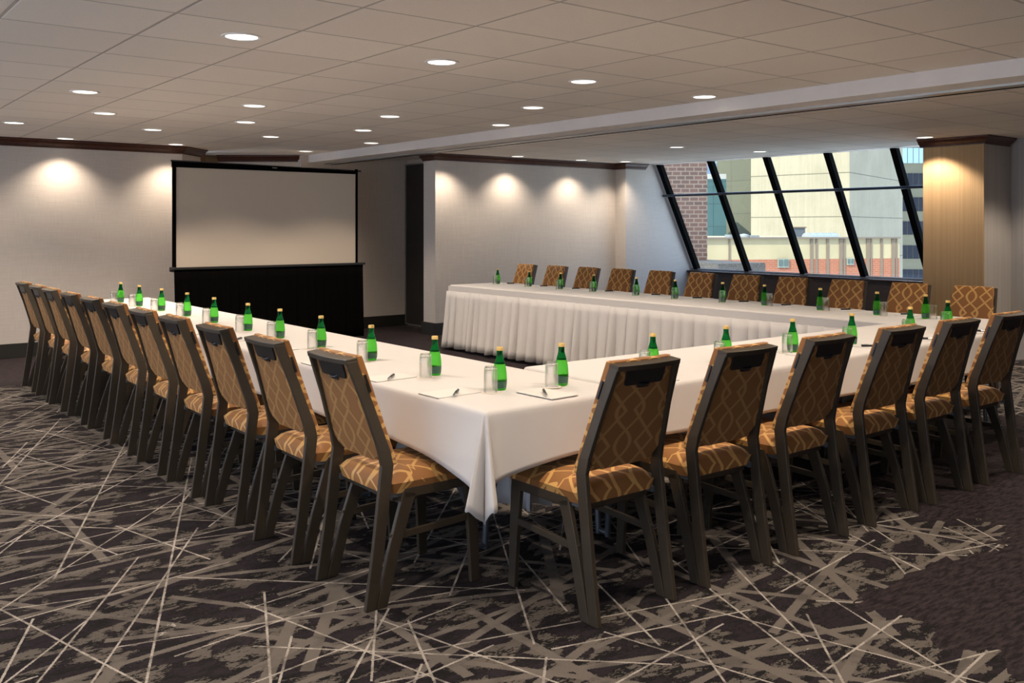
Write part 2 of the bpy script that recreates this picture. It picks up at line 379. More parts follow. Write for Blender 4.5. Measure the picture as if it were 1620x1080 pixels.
# charcoal folding partition standing in its pocket
pt = thing('folding_partition', 'tall charcoal partition panel with thin pale edge beside the pillar', 'partition', (7.07, 11.2, 0))
bm = bmesh.new(); bm_box(bm, 0, .06, -.7, .27, .02, 2.30); obj('panel', bm, M_PANEL, pt, bevel=.003)
bm = bmesh.new(); bm_box(bm, -.012, .004, .255, .28, .02, 2.31); bm_box(bm, -.012, .004, -.7, .28, .015, .03); bm_box(bm, -.012, .004, -.7, .28, 2.295, 2.31); obj('edge_strip', bm, M_TRACK, pt)
# column
sbox('wall_column', M_TAN, 9.92, 9.935, 4.61, 5.27, 0, CEIL)
bm = bmesh.new(); bm_box(bm, 9.935, 11.2, 4.61, 5.27, 0, CEIL); struct('column', bm, M_GREY)
# crown mouldings (profile: out, drop) along a polyline; side = +1 room on the right of travel
def crown(name, pts, m=M_CROWN, hgt=.088, out=.085, ends=True):
    prof = [(0, 0), (out, 0), (out, -.014), (out*.82, -.02), (out*.62, -.045), (out*.3, -.066), (.014, -.074), (.014, -hgt), (0, -hgt)]
    P = [Vector((x, y, 0)) for x, y in pts]; rings = []
    for i, p in enumerate(P):
        n1 = n2 = None
        if i > 0: d = (P[i]-P[i-1]).normalized(); n1 = Vector((d.y, -d.x, 0))
        if i < len(P)-1: d = (P[i+1]-P[i]).normalized(); n2 = Vector((d.y, -d.x, 0))
        if n1 is None: n = n2
        elif n2 is None: n = n1
        else: n = (n1+n2)/(1+n1.dot(n2))
        rings.append([p + n*a + Vector((0, 0, CEIL-.001+b)) for a, b in prof])
    bm = bmesh.new(); bm_loft(bm, rings); return struct(name, bm, m)
crown('trim_3', [(-2.6, 11.20), (3.78, 11.20), (4.12, 11.54), (4.12, 11.62)])
crown('trim_4', [(4.62, 12.26), (5.48, 11.575)])
crown('trim_5', [(6.72, 10.46), (6.72, 10.17), (10.0, 10.17), (10.0, 9.95), (10.42, 9.95)])
crown('trim_6', [(9.92, 5.30), (9.92, 4.61), (10.50, 4.61)])
bm = bmesh.new(); bm_box(bm, 4.25, 4.35, 12.0, 12.1, 0, CEIL); struct('trim_7', bm, mat('brown_wood', (.12, .05, .02), .4))
bm = bmesh.new(); bm_box(bm, 4.13, 4.65, 12.3, 12.4, 0, CEIL); struct('wall_corridor', bm, mat('ochre_wall', (.16, .11, .06), .8))
def baseb(name, *b):
    bm = bmesh.new(); bm_box(bm, *b); o = struct(name, bm, M_BASE, bevel=.004); return o
baseb('baseboard_left', -2.6, 3.79, 11.185, 11.2, 0, .155)
baseb('baseboard_back', 5.45, 7.1, 11.465, 11.48, 0, .155)
bm = bmesh.new(); bm_box(bm, 6.69, 10.0, 10.14, 10.17, 0, .155); bm_box(bm, 6.69, 6.72, 10.17, 10.46, 0, .155); struct('baseboard_rear', bm, M_BASE, bevel=.004)
baseb('baseboard_jog', 9.985, 11.4, 9.935, 9.95, 0, .155)
baseb('baseboard_column', 9.905, 9.92, 4.595, 5.27, 0, .155)
baseb('baseboard_right', 9.92, 10.55, 4.595, 4.61, 0, .155)

# sloped window wall: plane x = 10.68 + (CEIL - z)*.535
def wx(z): return 10.68 + (CEIL - z)*.535
win = bpy.data.objects.new('window_1', None); COL.objects.link(win); win['kind'] = 'structure'
YM = [9.88, 8.88, 7.90, 6.95, 6.03, 5.30]
for y in YM:
    bm = bmesh.new()
    hw = .040
    top, bot = CEIL+.03, .735
    for (o0, o1, h) in ((-.055, .03, hw), (-.075, -.055, hw*.55)):
        bm_loft(bm, [[(wx(z)+o0, y-h, z), (wx(z)+o1, y-h, z), (wx(z)+o1, y+h, z), (wx(z)+o0, y+h, z)] for z in (bot, top)])
    obj('mullion', bm, M_DARKMET, win)
for a, b in zip(YM[1:], YM[:-1]):
    bm = bmesh.new(); bm_loft(bm, [[(wx(z), a, z), (wx(z)+.008, a, z), (wx(z)+.008, b, z), (wx(z), b, z)] for z in (.74, CEIL)]); obj('pane', bm, M_PANE, win)
bm = bmesh.new(); bm_tube(bm, [(10.80, 9.93, 1.895), (10.80, 5.28, 1.895)], .019, 14); obj('grab_rail', bm, mat('rail_metal', (.045, .055, .075), .3, .5), win, smooth=True)
bm = bmesh.new(); bm_box(bm, 11.52, 11.62, 5.2, 9.95, .722, .745); bm_box(bm, 11.50, 11.53, 5.2, 9.95, .73, .75); obj('bottom_frame', bm, mat('window_frame_grey', (.30, .33, .38), .35, .5), win)
sbox('window_2_sill', M_SILL, 11.36, 11.62, 5.2, 9.95, .695, .722, bevel=.008).name = 'trim_8'
sbox('wall_under_window', M_SILLP, 11.42, 11.62, 4.7, 9.95, 0, .695)
bm = bmesh.new(); bm_box(bm, 10.45, 10.68, 5.2, 9.95, CEIL-.004, CEIL+.02); struct('trim_9', bm, M_BEAM)

# ------------------------------------------------------------------ downlights
def make_downlight(label):
    t = thing('ceiling_downlight', label, 'ceiling light', (0, 0, CEIL), 0, 'recessed round downlights')
    bm = bmesh.new(); bm_lathe(bm, [(.072, .004), (.098, .004), (.101, .0), (.099, -.005), (.088, -.006), (.080, -.002), (.072, .004)], 28); obj('trim_ring', bm, M_WHITE, t, smooth=True)
    bm = bmesh.new(); bm_lathe(bm, [(.0005, .0), (.080, .0), (.080, -.0025), (.0005, -.004)], 28); obj('lens', bm, M_LAMP, t, smooth=True)
    return t
def near_word(i): return LIGHT_LABELS[i]
LIGHT_LABELS = [
 'large round lit downlight nearest the upper left corner of the ceiling', 'second round downlight from the left in the nearest ceiling row',
 'third round downlight from the left in the nearest ceiling row', 'round downlight in the nearest row, right beside the ceiling beam',
 'lone downlight in the second ceiling row, left of the beam', 'middle downlight of the third row, above the middle of the picture',
 'downlight of the third row standing closest to the beam', 'downlight of the fourth row nearest the beam, above the U of tables',
 'third row downlight, one of two close together above the screen, nearer one', 'fourth row downlight, farther of the two close together above the screen',
 'third row downlight at the far left, above the left chairs', 'fourth row downlight above the left wall, just below the far left third row one',
 'fifth row downlight above the gap left of the screen', 'fifth row downlight above the middle of the screen',
 'fifth row downlight beside the beam above the right end of the screen', 'farthest downlight, tucked where the beam meets the back wall',
 'fifth row downlight at the left edge of the picture', 'small downlight right above the dark crown moulding of the left wall',
 'downlight above the left corner of the projection screen at the moulding', 'downlight behind the beam above the gap before the windows',
 'downlight above the second window pane close to the glass', 'downlight beside the crown of the tan column',
 'faint downlight above the middle of the rear wall moulding', 'downlight above the rear wall corner next to the sloped window',
 'leftmost downlight above the rear wall moulding behind the beam']
dl0 = None
for i, (x, y) in enumerate(LIGHTS):
    if dl0 is None: dl0 = make_downlight(LIGHT_LABELS[0]); dl0.location = (x, y, CEIL)
    else: dup(dl0, (x, y, CEIL), 0, LIGHT_LABELS[i])
for i, (x, y) in enumerate(LIGHTS + HIDDEN):
    L = bpy.data.lights.new('downlight_and_fill_lamp', 'SPOT'); L.energy = SPOT; L.color = (1, .83, .66); L.spot_size = math.radians(118); L.spot_blend = .45; L.shadow_soft_size = .03
    o = bpy.data.objects.new('downlight_and_fill_lamp', L); COL.objects.link(o); o.location = (x, y, CEIL-.04)
    if y > 9.6: L.energy = SPOT*.76; L.spot_blend = .8

# ------------------------------------------------------------------ tables
TZ = .745
ptab = 'folding tables under the white cloths'
def make_table(name, x0, x1, y0, y1, label):
    cx, cy = (x0+x1)/2, (y0+y1)/2
    t = thing(name, label, 'table', (cx, cy, 0), 0, ptab)
    hx, hy = (x1-x0)/2, (y1-y0)/2
    bm = bmesh.new(); bm_box(bm, -hx, hx, -hy, hy, TZ-.030, TZ-.006); obj('tabletop', bm, M_TABLE, t)
    long_y = hy > hx
    for s in (-1, 1):
        bm = bmesh.new()
        for q in (-1, 1):
            prof = [(.20, TZ-.03), (.20, .52), (.21, .44), (.235, .36), (.275, .28), (.315, .20), (.325, .014)]
            sl = [0, 0, .012, .04, .06, .06, .06]
            e = .60 if long_y else .20
            if long_y: pth = [(q*(hx-p_), s*(hy-e+k_), z_) for (p_, z_), k_ in zip(prof, sl)]
            else: pth = [(s*(hx-e+k_), q*(hy-p_), z_) for (p_, z_), k_ in zip(prof, sl)]
            bm_tube(bm, pth, .0135, 10)
        if long_y: bm_tube(bm, [(-(hx-.325), s*(hy-.54), .03), ((hx-.325), s*(hy-.54), .03)], .012)
        else: bm_tube(bm, [(s*(hx-.14), -(hy-.325), .03), (s*(hx-.14), (hy-.325), .03)], .012)
        obj('leg', bm, M_STEEL, t, smooth=True)
    return t
make_table('folding_table', 2.01, 2.73, 2.71, 4.80, 'folding table under the nearest stretch of the left row of white cloth')
make_table('folding_table', 2.01, 2.73, 4.82, 6.90, 'folding table under the middle stretch of the left row of cloth')
make_table('folding_table', 2.01, 2.73, 6.92, 9.03, 'folding table under the far stretch of the left row, towards the screen')
make_table('folding_table', 2.795, 4.78, 2.71, 3.42, 'folding table under the front row cloth, nearer the corner of the U')
make_table('folding_table', 4.80, 6.83, 2.71, 3.42, 'folding table at the right end of the front row of the U')
make_table('folding_table', 6.10, 6.81, 3.50, 5.25, 'folding table under the window side row, nearest stretch')
make_table('folding_table', 6.10, 6.81, 5.27, 7.05, 'folding table under the middle of the window side row')
make_table('folding_table', 6.10, 6.81, 7.07, 8.88, 'folding table under the far end of the window side row')

def cloth(name, label, x0, x1, y0, y1, hang, z=TZ, seed=0):
    """hang: dict side -> overhang length for 'x0','x1','y0','y1' (sides listed in path order) ; corner drapes where two adjacent sides hang"""
    rnd = random.Random(seed); r = .018
    # perimeter samples going round: (x, y, nx, ny, L, w)
    per = []
    def side(ax, a, b, fixed, nx, ny, L, key):
        n = max(6, int(abs(b-a)/.03))
        for k in range(n+1):
            u = a + (b-a)*k/n
            x, y = (u, fixed) if ax == 'x' else (fixed, u)
            per.append([x, y, nx, ny, L, key, u])
    def corner(cx, cy, n0, n1, L0, L1):
        for k in range(1, 24):
            a = k/24; an = a*PI/2
            nx = n0[0]*math.cos(an)+n1[0]*math.sin(an); ny = n0[1]*math.cos(an)+n1[1]*math.sin(an)
            per.append([cx, cy, nx, ny, -1.0 if (L0 > .1 and L1 > .1) else min(L0, L1), 'c', a])
    X0, X1, Y0, Y1 = x0+r, x1-r, y0+r, y1-r
    side('x', X0, X1, Y0, 0, -1, hang['y0'], 'y0'); corner(X1, Y0, (0,-1), (1,0), hang['y0'], hang['x1'])
    side('y', Y0, Y1, X1, 1, 0, hang['x1'], 'x1'); corner(X1, Y1, (1,0), (0,1), hang['x1'], hang['y1'])
    side('x', X1, X0, Y1, 0, 1, hang['y1'], 'y1'); corner(X0, Y1, (0,1), (-1,0), hang['y1'], hang['x0'])
    side('y', Y1, Y0, X0, -1, 0, hang['x0'], 'x0'); corner(X0, Y0, (-1,0), (0,-1), hang['x0'], hang['y0'])
    nv = 12
    corners = [(c, h) for c, h in (((X0, Y0), min(hang['x0'], hang['y0'])), ((X1, Y0), min(hang['x1'], hang['y0'])), ((X1, Y1), min(hang['x1'], hang['y1'])), ((X0, Y1), min(hang['x0'], hang['y1']))) if h > .1]
    p1, p2 = rnd.random()*6, rnd.random()*6
    rings = []
    bm = bmesh.new(); cols = []
    for (x, y, nx, ny, L, key, u) in per:
        dcor = min([math.hypot(x-c[0], y-c[1]) for c, h in corners] or [9])
        if key == 'c' and L < 0:
            a = u
            base = hang['x0'] if hang['x0'] > .1 else .22
            tip = max(0, 1-abs(a-.47)/.5)
            Lh = .292 + .045*min(1, a*(1-a)*8) + .080*max(0, 1-abs(a-.48)/.22)
            e1 = max(0, 1-abs(a-.20)/.22); e2 = max(0, 1-abs(a-.76)/.24)
            wv = .034 + .075*max(e1**.7, e2**.7) - .040*max(0, 1-abs(a-.48)/.16)
        elif key == 'c': Lh, wv = L, .004
        else:
            Lh = L; wv = .004
            if L <= .1: wv = .004 + .005*(1+math.sin(u*3.3+p1)*math.sin(u*1.7+p2))
            if L > .1:
                Lh = L - .012 + .055*math.exp(-(dcor/.24)) + .006*math.sin(u*3.1+p1) + .004*math.sin(u*7.3+p2)
                wv = .014 + .009*math.sin(u*5.2+p1) + .006*math.sin(u*12.1+p2) + .022*math.exp(-(dcor/.08))
        pts = []
        for k in range(4):            # rounded top edge
            an = k/3*PI/2; pts.append((x+nx*r*math.sin(an), y+ny*r*math.sin(an), z - r + r*math.cos(an)))
        for k in range(1, nv+1):
            t_ = k/nv
            o_ = r + wv*(t_**1.15)
            pts.append((x+nx*o_, y+ny*o_, z - r - (Lh-r)*t_))
        cols.append([bm.verts.new(p) for p in pts])
    n = len(cols)
    for i in range(n):
        A, B = cols[i], cols[(i+1) % n]
        for k in range(len(A)-1):
            try: bm.faces.new((A[k], A[k+1], B[k+1], B[k]))
            except ValueError: pass
    bm.faces.new([c[0] for c in cols])
    bmesh.ops.remove_doubles(bm, verts=bm.verts, dist=1e-5)
    o = obj(name, bm, M_CLOTH, None, smooth=60)
    md = o.modifiers.new('thick', 'SOLIDIFY'); md.thickness = .0015; md.offset = -1
    tag(o, label, 'tablecloth', 'white tablecloths of the U')
    return o
cloth('tablecloth', 'long white tablecloth over the left row of tables with a draped near corner', 1.99, 2.745, 2.69, 9.05, dict(x0=.222, y0=.218, x1=.03, y1=.03), seed=2)
cloth('tablecloth', 'white tablecloth over the front row of tables below the nearest right chairs', 2.766, 6.85, 2.69, 3.44, dict(x0=.02, y0=.218, x1=.25, y1=.03), z=TZ+.003, seed=5)
cloth('tablecloth', 'white tablecloth over the window side row, above the pleated skirt', 6.075, 6.83, 3.468, 8.90, dict(x0=.03, y0=.02, x1=.25, y1=.03), z=TZ-.001, seed=8)

def skirt(name, label, path, top=TZ-.012, bottom=.035, m=M_SKIRT, cat='table skirt', band=.062, seed=1, pitch=.125, amp=.075, flare=.05, group='pleated table skirts'):
    """pleated skirt hanging along a path; room side is on the left of travel"""
    rnd = random.Random(seed)
    P = [Vector((x, y, 0)) for x, y in path]
    samples = []; s0 = 0
    for a, b in zip(P[:-1], P[1:]):
        L = (b-a).length; d = (b-a)/L; nrm = Vector((-d.y, d.x, 0)); n = int(L/.006)
        for k in range(n+1): samples.append((a+d*(L*k/n), nrm, s0+L*k/n))
        s0 += L
    t = thing(name, label, cat, (P[0].x, P[0].y, 0), 0, group)
    O = Vector((P[0].x, P[0].y, 0))
    # band
    bm = bmesh.new(); rings = []
    for p, nrm, s in samples[::4] + [samples[-1]]:
        q = p-O; rings.append([q+nrm*.001+Vector((0,0,top-band)), q+nrm*.007+Vector((0,0,top-band)), q+nrm*.006+Vector((0,0,top)), q+nrm*.0+Vector((0,0,top))])
    bm_loft(bm, rings); obj('band', bm, m, t)
    # pleats with irregular widths
    edges = [0]
    while edges[-1] < s0: edges.append(edges[-1] + pitch*(.7+.6*rnd.random()))
    amps = [.65+.5*rnd.random() for _ in edges]; leans = [(rnd.random()-.5)*.05 for _ in edges]
    bm = bmesh.new(); rows = 9; grid = []
    i = 0
    for p, nrm, s in samples:
        while i < len(edges)-2 and s > edges[i+1]: i += 1
        u = (s-edges[i])/(edges[i+1]-edges[i])
        saw = u
        prof = max(0, math.sin(PI*u))**.55
        shift = .012*math.sin(PI*u)*math.sin(i*2.1)
        tang = Vector((nrm.y, -nrm.x, 0))
        col = []
        for r_ in range(rows):
            v = r_/(rows-1); z = top-band+.004 - (top-band+.004-bottom)*v
            out = .003 + amp*amps[i]*prof*(.35+.8*v) + flare*v*.4 + .006*math.sin(s*9+v*2)*v
            col.append(bm.verts.new(p-O + nrm*out + tang*(shift*(.3+.7*v)) + Vector((0, 0, z + (.006*math.sin(s*23) if r_ == rows-1 else 0)))))
        grid.append(col)
    for A, B in zip(grid[:-1], grid[1:]):
        for k in range(rows-1): bm.faces.new((A[k], A[k+1], B[k+1], B[k]))
    bmesh.ops.remove_doubles(bm, verts=bm.verts, dist=1e-6)
    o = obj('pleats', bm, m, t, smooth=32); md = o.modifiers.new('thick', 'SOLIDIFY'); md.thickness = .0012
    return t
skirt('table_skirt', 'white pleated skirt along the window side table row, facing the empty middle', [(6.70, 8.905), (6.068, 8.905), (6.068, 3.50)][::-1], seed=3)
skirt('table_skirt', 'white pleated skirt behind the left row, on the inner side', [(2.75, 9.0), (2.75, 3.5)], seed=4)
skirt('table_skirt', 'white pleated skirt on the inner side of the front row', [(6.02, 3.446), (2.84, 3.446)][::-1], seed=6)

# ------------------------------------------------------------------ chairs  (local: +y towards the table, feet of the rear posts at y=0)
def uvmap(me, fn):
    uvl = me.uv_layers.new(name='UVMap')
    for p in me.polygons:
        for li in p.loop_indices: uvl.data[li].uv = fn(me.vertices[me.loops[li].vertex_index].co, p.normal)
def back_pt(h):
    """centre line of the rear post in (y, z); h from 0 (foot) to 1 (kink) to 2 (top)"""
    pass
HX_FOOT, HX_KINK, HX_TOP = .196, .192, .152
def make_chair(label, group):
    t = thing('banquet_chair', label, 'chair', (0, 0, 0), 0, group)
    th = .020
    for s in (-1, 1):
        # long rear post: foot -> kink -> top
        bm = bmesh.new(); rings = []
        for (y0, y1, z0, z1, hx) in ((-.026, .020, 0, 0, HX_FOOT), (.004, .053, .20, .20, .195), (.034, .085, .44, .445, HX_KINK+.001), (.044, .095, .525, .52, HX_KINK), (.032, .084, .585, .575, .189), (-.019, .027, .75, .742, .170), (-.080, -.037, .915, .918, HX_TOP)):
            xi, xo = s*(hx-th/2), s*(hx+th/2)
            rings.append([(xi, y0, z0), (xo, y0, z0), (xo, y1, z1), (xi, y1, z1)])
        bm_loft(bm, rings); obj('rear_post', bm, M_FRAME, t, bevel=.003)
        hx = .176
        # diagonal rear leg, from the seat rail back down to the post's foot
        bm = bmesh.new(); rings = []
        for (y0, y1, z0, z1, h) in ((.020, .066, .0, .0, HX_FOOT), (.072, .122, .20, .20, .192), (.130, .184, .375, .365, .186), (.142, .20, .415, .40, .186)):
            rings.append([(s*(h-.010), y0, z0), (s*(h+.010), y0, z0), (s*(h+.010), y1, z1), (s*(h-.010), y1, z1)])
        bm_loft(bm, rings); obj('leg', bm, M_FRAME, t, bevel=.003)
        # front leg
        bm = bmesh.new(); rings = []
        for (y0, y1, z, h) in ((.452, .492, 0, .192), (.440, .487, .2, .19), (.424, .482, .385, .186), (.424, .478, .42, .186)):
            rings.append([(s*(h-.010), y0, z), (s*(h+.010), y0, z), (s*(h+.010), y1, z), (s*(h-.010), y1, z)])
        bm_loft(bm, rings); obj('leg', bm, M_FRAME, t, bevel=.003)
        bm = bmesh.new(); bm_box(bm, s*.186-.010, s*.186+.010, .145, .476, .385, .425); obj('seat_rail', bm, M_FRAME, t, bevel=.004)
        bm = bmesh.new(); bm_bar(bm, (s*.188, .088, .248), (s*.188, .445, .262), .014, .026, (1, 0, 0)); obj('stretcher', bm, M_FRAME, t, bevel=.002)
        # bracket joining post and seat frame
        bm = bmesh.new(); bm_bar(bm, (s*.178, .070, .405), (s*.178, .17, .405), .012, .022, (1, 0, 0)); obj('bracket', bm, M_STEEL, t)
    for (y, z, w_) in ((.115, .392, .178), (.17, .365, .18), (.445, .395, .18)):
        bm = bmesh.new(); bm_box(bm, -w_, w_, y-.012, y+.012, z-.014, z+.014); obj('cross_bar', bm, M_FRAME, t, bevel=.002)
    # top rail, bowed backwards
    bm = bmesh.new(); rings = []
    for k in range(11):
        u = -1+2*k/10; x = u*(HX_TOP+.0095); bow = -.020*(1-u*u)
        yb = -.079 + bow*.9
        rings.append([(x, yb, .904), (x, yb-.004, .924), (x, -.036+bow*.7, .929), (x, -.033+bow*.7, .909)])
    bm_loft(bm, rings); obj('top_rail', bm, M_FRAME, t, bevel=.003)
    # upholstered back, front cushion and rear panel
    def half(z):   # half width between the posts at height z
        if z < .55: return HX_KINK
        return HX_KINK + (HX_TOP-HX_KINK)*(z-.55)/(.915-.55)
    def yc(z):     # centre of the frame plane
        return .062 + (-.056-.062)*(z-.53)/(.917-.53)
    bm = bmesh.new(); rows = []
    NZ, NX = 14, 12
    for side_ in (0, 1):
        g_ = []
        for i in range(NZ+1):
            v = i/NZ; z = .520 + (.936-.520)*v; row = []
            for j in range(NX+1):
                u = -1+2*j/NX
                hw = half(z)+.006; x = u*hw
                puff = (1-abs(u)**3.0)*(1-abs(2*v-1)**5)
                concave = .014*(1-u*u)
                y = yc(z) - .012*(1-u*u)*v + (.050 + .014*max(0, puff)**.6 - .0*concave if side_ else .020)
                row.append(bm.verts.new((x, y, z)))
            g_.append(row)
        rows.append(g_)
    A, B = rows
    for i in range(NZ):
        for j in range(NX):
            bm.faces.new((A[i][j], A[i+1][j], A[i+1][j+1], A[i][j+1])); bm.faces.new((B[i][j], B[i][j+1], B[i+1][j+1], B[i+1][j]))
    for i in range(NZ):
        bm.faces.new((A[i][0], B[i][0], B[i+1][0], A[i+1][0])); bm.faces.new((A[i][NX], A[i+1][NX], B[i+1][NX], B[i][NX]))
    for j in range(NX):
        bm.faces.new((A[0][j], A[0][j+1], B[0][j+1], B[0][j])); bm.faces.new((A[NZ][j], B[NZ][j], B[NZ][j+1], A[NZ][j+1]))
    o = obj('backrest', bm, M_FAB, t, smooth=50); uvmap(o.data, lambda c, n: (c.x + (math.copysign(c.y-yc(c.z)-.042, c.x) if abs(n.x) > .6 else 0), c.z*1.04+.02 + (c.y-yc(c.z) if abs(n.z) > .6 else 0))); md = o.modifiers.new('b', 'BEVEL'); md.width = .007; md.segments = 3; md.limit_method = 'ANGLE'; md.angle_limit = 1.0
    # rear panel, rounded lower corners, bowed
    bm = bmesh.new(); front, rear = [], []
    NZ2 = 16
    for i in range(NZ2+1):
        v = i/NZ2; z = .528 + (.908-.528)*v; hw = half(z)-.010
        if v < .16: hw *= (1-.42*((.16-v)/.16)**2.2)
        fr, rr = [], []
        for j in range(9):
            u = -1+2*j/8; x = u*hw
            fr.append(bm.verts.new((x, yc(z)+.019, z))); rr.append(bm.verts.new((x, yc(z)-.002-.012*(1-u*u)*v, z)))
        front.append(fr); rear.append(rr)
    for i in range(NZ2):
        for j in range(8):
            bm.faces.new((rear[i][j], rear[i][j+1], rear[i+1][j+1], rear[i+1][j])); bm.faces.new((front[i][j], front[i+1][j], front[i+1][j+1], front[i][j+1]))
        bm.faces.new((rear[i][0], rear[i+1][0], front[i+1][0], front[i][0])); bm.faces.new((rear[i][8], front[i][8], front[i+1][8], rear[i+1][8]))
    for j in range(8): bm.faces.new((rear[0][j], front[0][j], front[0][j+1], rear[0][j+1])); bm.faces.new((rear[NZ2][j], rear[NZ2][j+1], front[NZ2][j+1], front[NZ2][j]))
    o = obj('back_panel', bm, M_FAB_SHADED, t, smooth=50); uvmap(o.data, lambda c, n: (c.x+.03, c.z*1.04))
    # recessed hand grip under the top rail
    bm = bmesh.new(); pts = []
    outline = [(-.100, .908), (-.096, .850), (-.088, .843), (-.034, .843), (-.026, .830), (.026, .830), (.034, .843), (.088, .843), (.096, .850), (.100, .908)]
    ra = [bm.verts.new((x, yc(z)-.016, z)) for x, z in outline]; rb = [bm.verts.new((x, yc(z)+.012, z)) for x, z in outline]
    bm.faces.new(ra); bm.faces.new(rb[::-1])
    for i in range(len(ra)): bm.faces.new((ra[i], rb[i], rb[(i+1) % len(ra)], ra[(i+1) % len(ra)]))
    hd = obj('hand_grip', bm, M_HANDLE, t, bevel=.002)
    bm = bmesh.new(); bm_tube(bm, [(-.030, yc(.84)-.016, .848), (-.015, yc(.84)-.022, .842), (.015, yc(.84)-.022, .842), (.030, yc(.84)-.016, .848)], .0045, 8); obj('grip_lip', bm, M_HANDLE, hd, smooth=True)
    # black stacking bumpers
    for s in (-1, 1):
        bm = bmesh.new(); z0, z1 = .80, .865; bm_bar(bm, (s*(half(z0)+.011), yc(z0)+.030, z0), (s*(half(z1)+.011), yc(z1)+.030, z1), .006, .009, (1, 0, 0)); obj('stacking_bumper', bm, M_HANDLE, t)
    # seat cushion
    bm = bmesh.new(); NXs, NYs = 14, 14; top, bot = [], []
    for i in range(NYs+1):
        v = i/NYs; y = .066 + .424*v; rt, rb_ = [], []
        for j in range(NXs+1):
            u = -1+2*j/NXs; hw = .203 - .026*max(0, 1-v/.09)
            e = (1-abs(u)**5)*(1-abs(2*v-1)**5)
            ins = 1-.035*(max(abs(u), abs(2*v-1))**12)
            z = .449 + .040*max(0, e)**.55
            rt.append(bm.verts.new((u*hw, y, z))); rb_.append(bm.verts.new((u*(hw-.012), .074+.408*v, .408)))
        top.append(rt); bot.append(rb_)
    for i in range(NYs):
        for j in range(NXs):
            bm.faces.new((top[i][j], top[i][j+1], top[i+1][j+1], top[i+1][j])); bm.faces.new((bot[i][j], bot[i+1][j], bot[i+1][j+1], bot[i][j+1]))
        bm.faces.new((top[i][0], top[i+1][0], bot[i+1][0], bot[i][0])); bm.faces.new((top[i][NXs], bot[i][NXs], bot[i+1][NXs], top[i+1][NXs]))
    for j in range(NXs): bm.faces.new((top[0][j], bot[0][j], bot[0][j+1], top[0][j+1])); bm.faces.new((top[NYs][j], top[NYs][j+1], bot[NYs][j+1], bot[NYs][j]))
    o = obj('seat', bm, M_FAB, t, smooth=60)
    uvmap(o.data, lambda c, n: (c.x+.04, c.y*1.02 - (c.z-.44)*(.9 if c.y < .2 else -.9)))
    bm = bmesh.new(); bm_box(bm, -.18, .18, .10, .47, .405, .416); obj('seat_board', bm, M_HANDLE, t)
    return t
LEFT_Y = [9.16,8.59,8.09,7.49,6.93,6.36,5.77,5.22,4.65,4.01,3.40]
g1, g2, g3 = 'chairs along the left side of the U', 'chairs along the front of the U', 'chairs along the window side of the U'
ch0 = None
for k, y in enumerate(LEFT_Y[::-1]):
    lab = ('nearest gold trellis chair of the left row, seen from behind beside the cloth corner' if k == 0 else
           'farthest gold trellis chair of the left row, by the left wall' if k == 10 else
           '%s chair from the near corner in the left row, back to the camera' % NTH[k])
    loc, rz = (1.70+random.Random(k).uniform(-.006, .006), y-.196, 0), -PI/2 + random.Random(k+9).uniform(-.01, .01)
    if ch0 is None: ch0 = make_chair(lab, g1); ch0.location = loc; ch0.rotation_euler = (0, 0, rz)
    else: dup(ch0, loc, rz, lab, g1)
NEAR_X = [2.455, 3.045, 3.62, 4.235, 4.80, 5.38]
for k, x in enumerate(NEAR_X):
    lab = ('nearest chair of the front row, just right of the draped cloth corner' if k == 0 else
           'rightmost chair of the front row, at the right edge of the photo' if k == 5 else
           '%s chair from the draped corner in the front row, back to the camera' % NTH[k])
    dup(ch0, (x, 2.40, 0), random.Random(k+50).uniform(-.02, .02), lab, g2)
FAR_Y = [9.27,8.68,8.11,7.54,6.95,6.38,5.81,5.27,4.70,4.12,3.58]
for k, y in enumerate(FAR_Y):
    lab = ('leftmost chair of the window side row, facing us before the rear wall' if k == 0 else
           'rightmost chair of the window side row, facing us beside the tan column' if k == 10 else
           '%s chair from the left in the window side row, facing the camera' % NTH[k])
    dup(ch0, (7.49, y-.01, 0), PI/2 + random.Random(k+80).uniform(-.02, .02), lab, g3)

# ------------------------------------------------------------------ place settings
def make_bottle(label, group):
    t = thing('water_bottle', label, 'bottle', (0, 0, 0), 0, group)
    bm = bmesh.new(); bm_lathe(bm, [(.001, .003), (.018, .002), (.0235, .0), (.0262, .004), (.0275, .012), (.0295, .032), (.0300, .048), (.0292, .066), (.0268, .086), (.0236, .100), (.0218, .106), (.001, .107)], 28); obj('body', bm, M_GREEN, t, smooth=50)
    bm = bmesh.new(); bm_lathe(bm, [(.001, .1072), (.0217, .1072), (.0190, .118), (.0155, .130), (.0135, .139), (.0128, .150), (.0125, .162), (.001, .1622)], 28); obj('neck', bm, M_GREEND, t, smooth=50)
    bm = bmesh.new(); bm_lathe(bm, [(.001, .161), (.0140, .161), (.0146, .163), (.0144, .173), (.0130, .1755), (.001, .1758)], 24); obj('cap', bm, M_CAP, t, smooth=40)
    bm = bmesh.new(); rings = []
    for z, r in ((.010, .0276), (.020, .0288), (.032, .0298), (.040, .0301)):
        rings.append([(r*math.cos(2*PI*k/28), r*math.sin(2*PI*k/28), z + (.0028*math.sin(4*PI*k/28) if z > .035 else 0)) for k in range(28)])
    bm_loft(bm, rings, caps=False); obj('label_band', bm, M_LABEL, t, smooth=50)
    return t
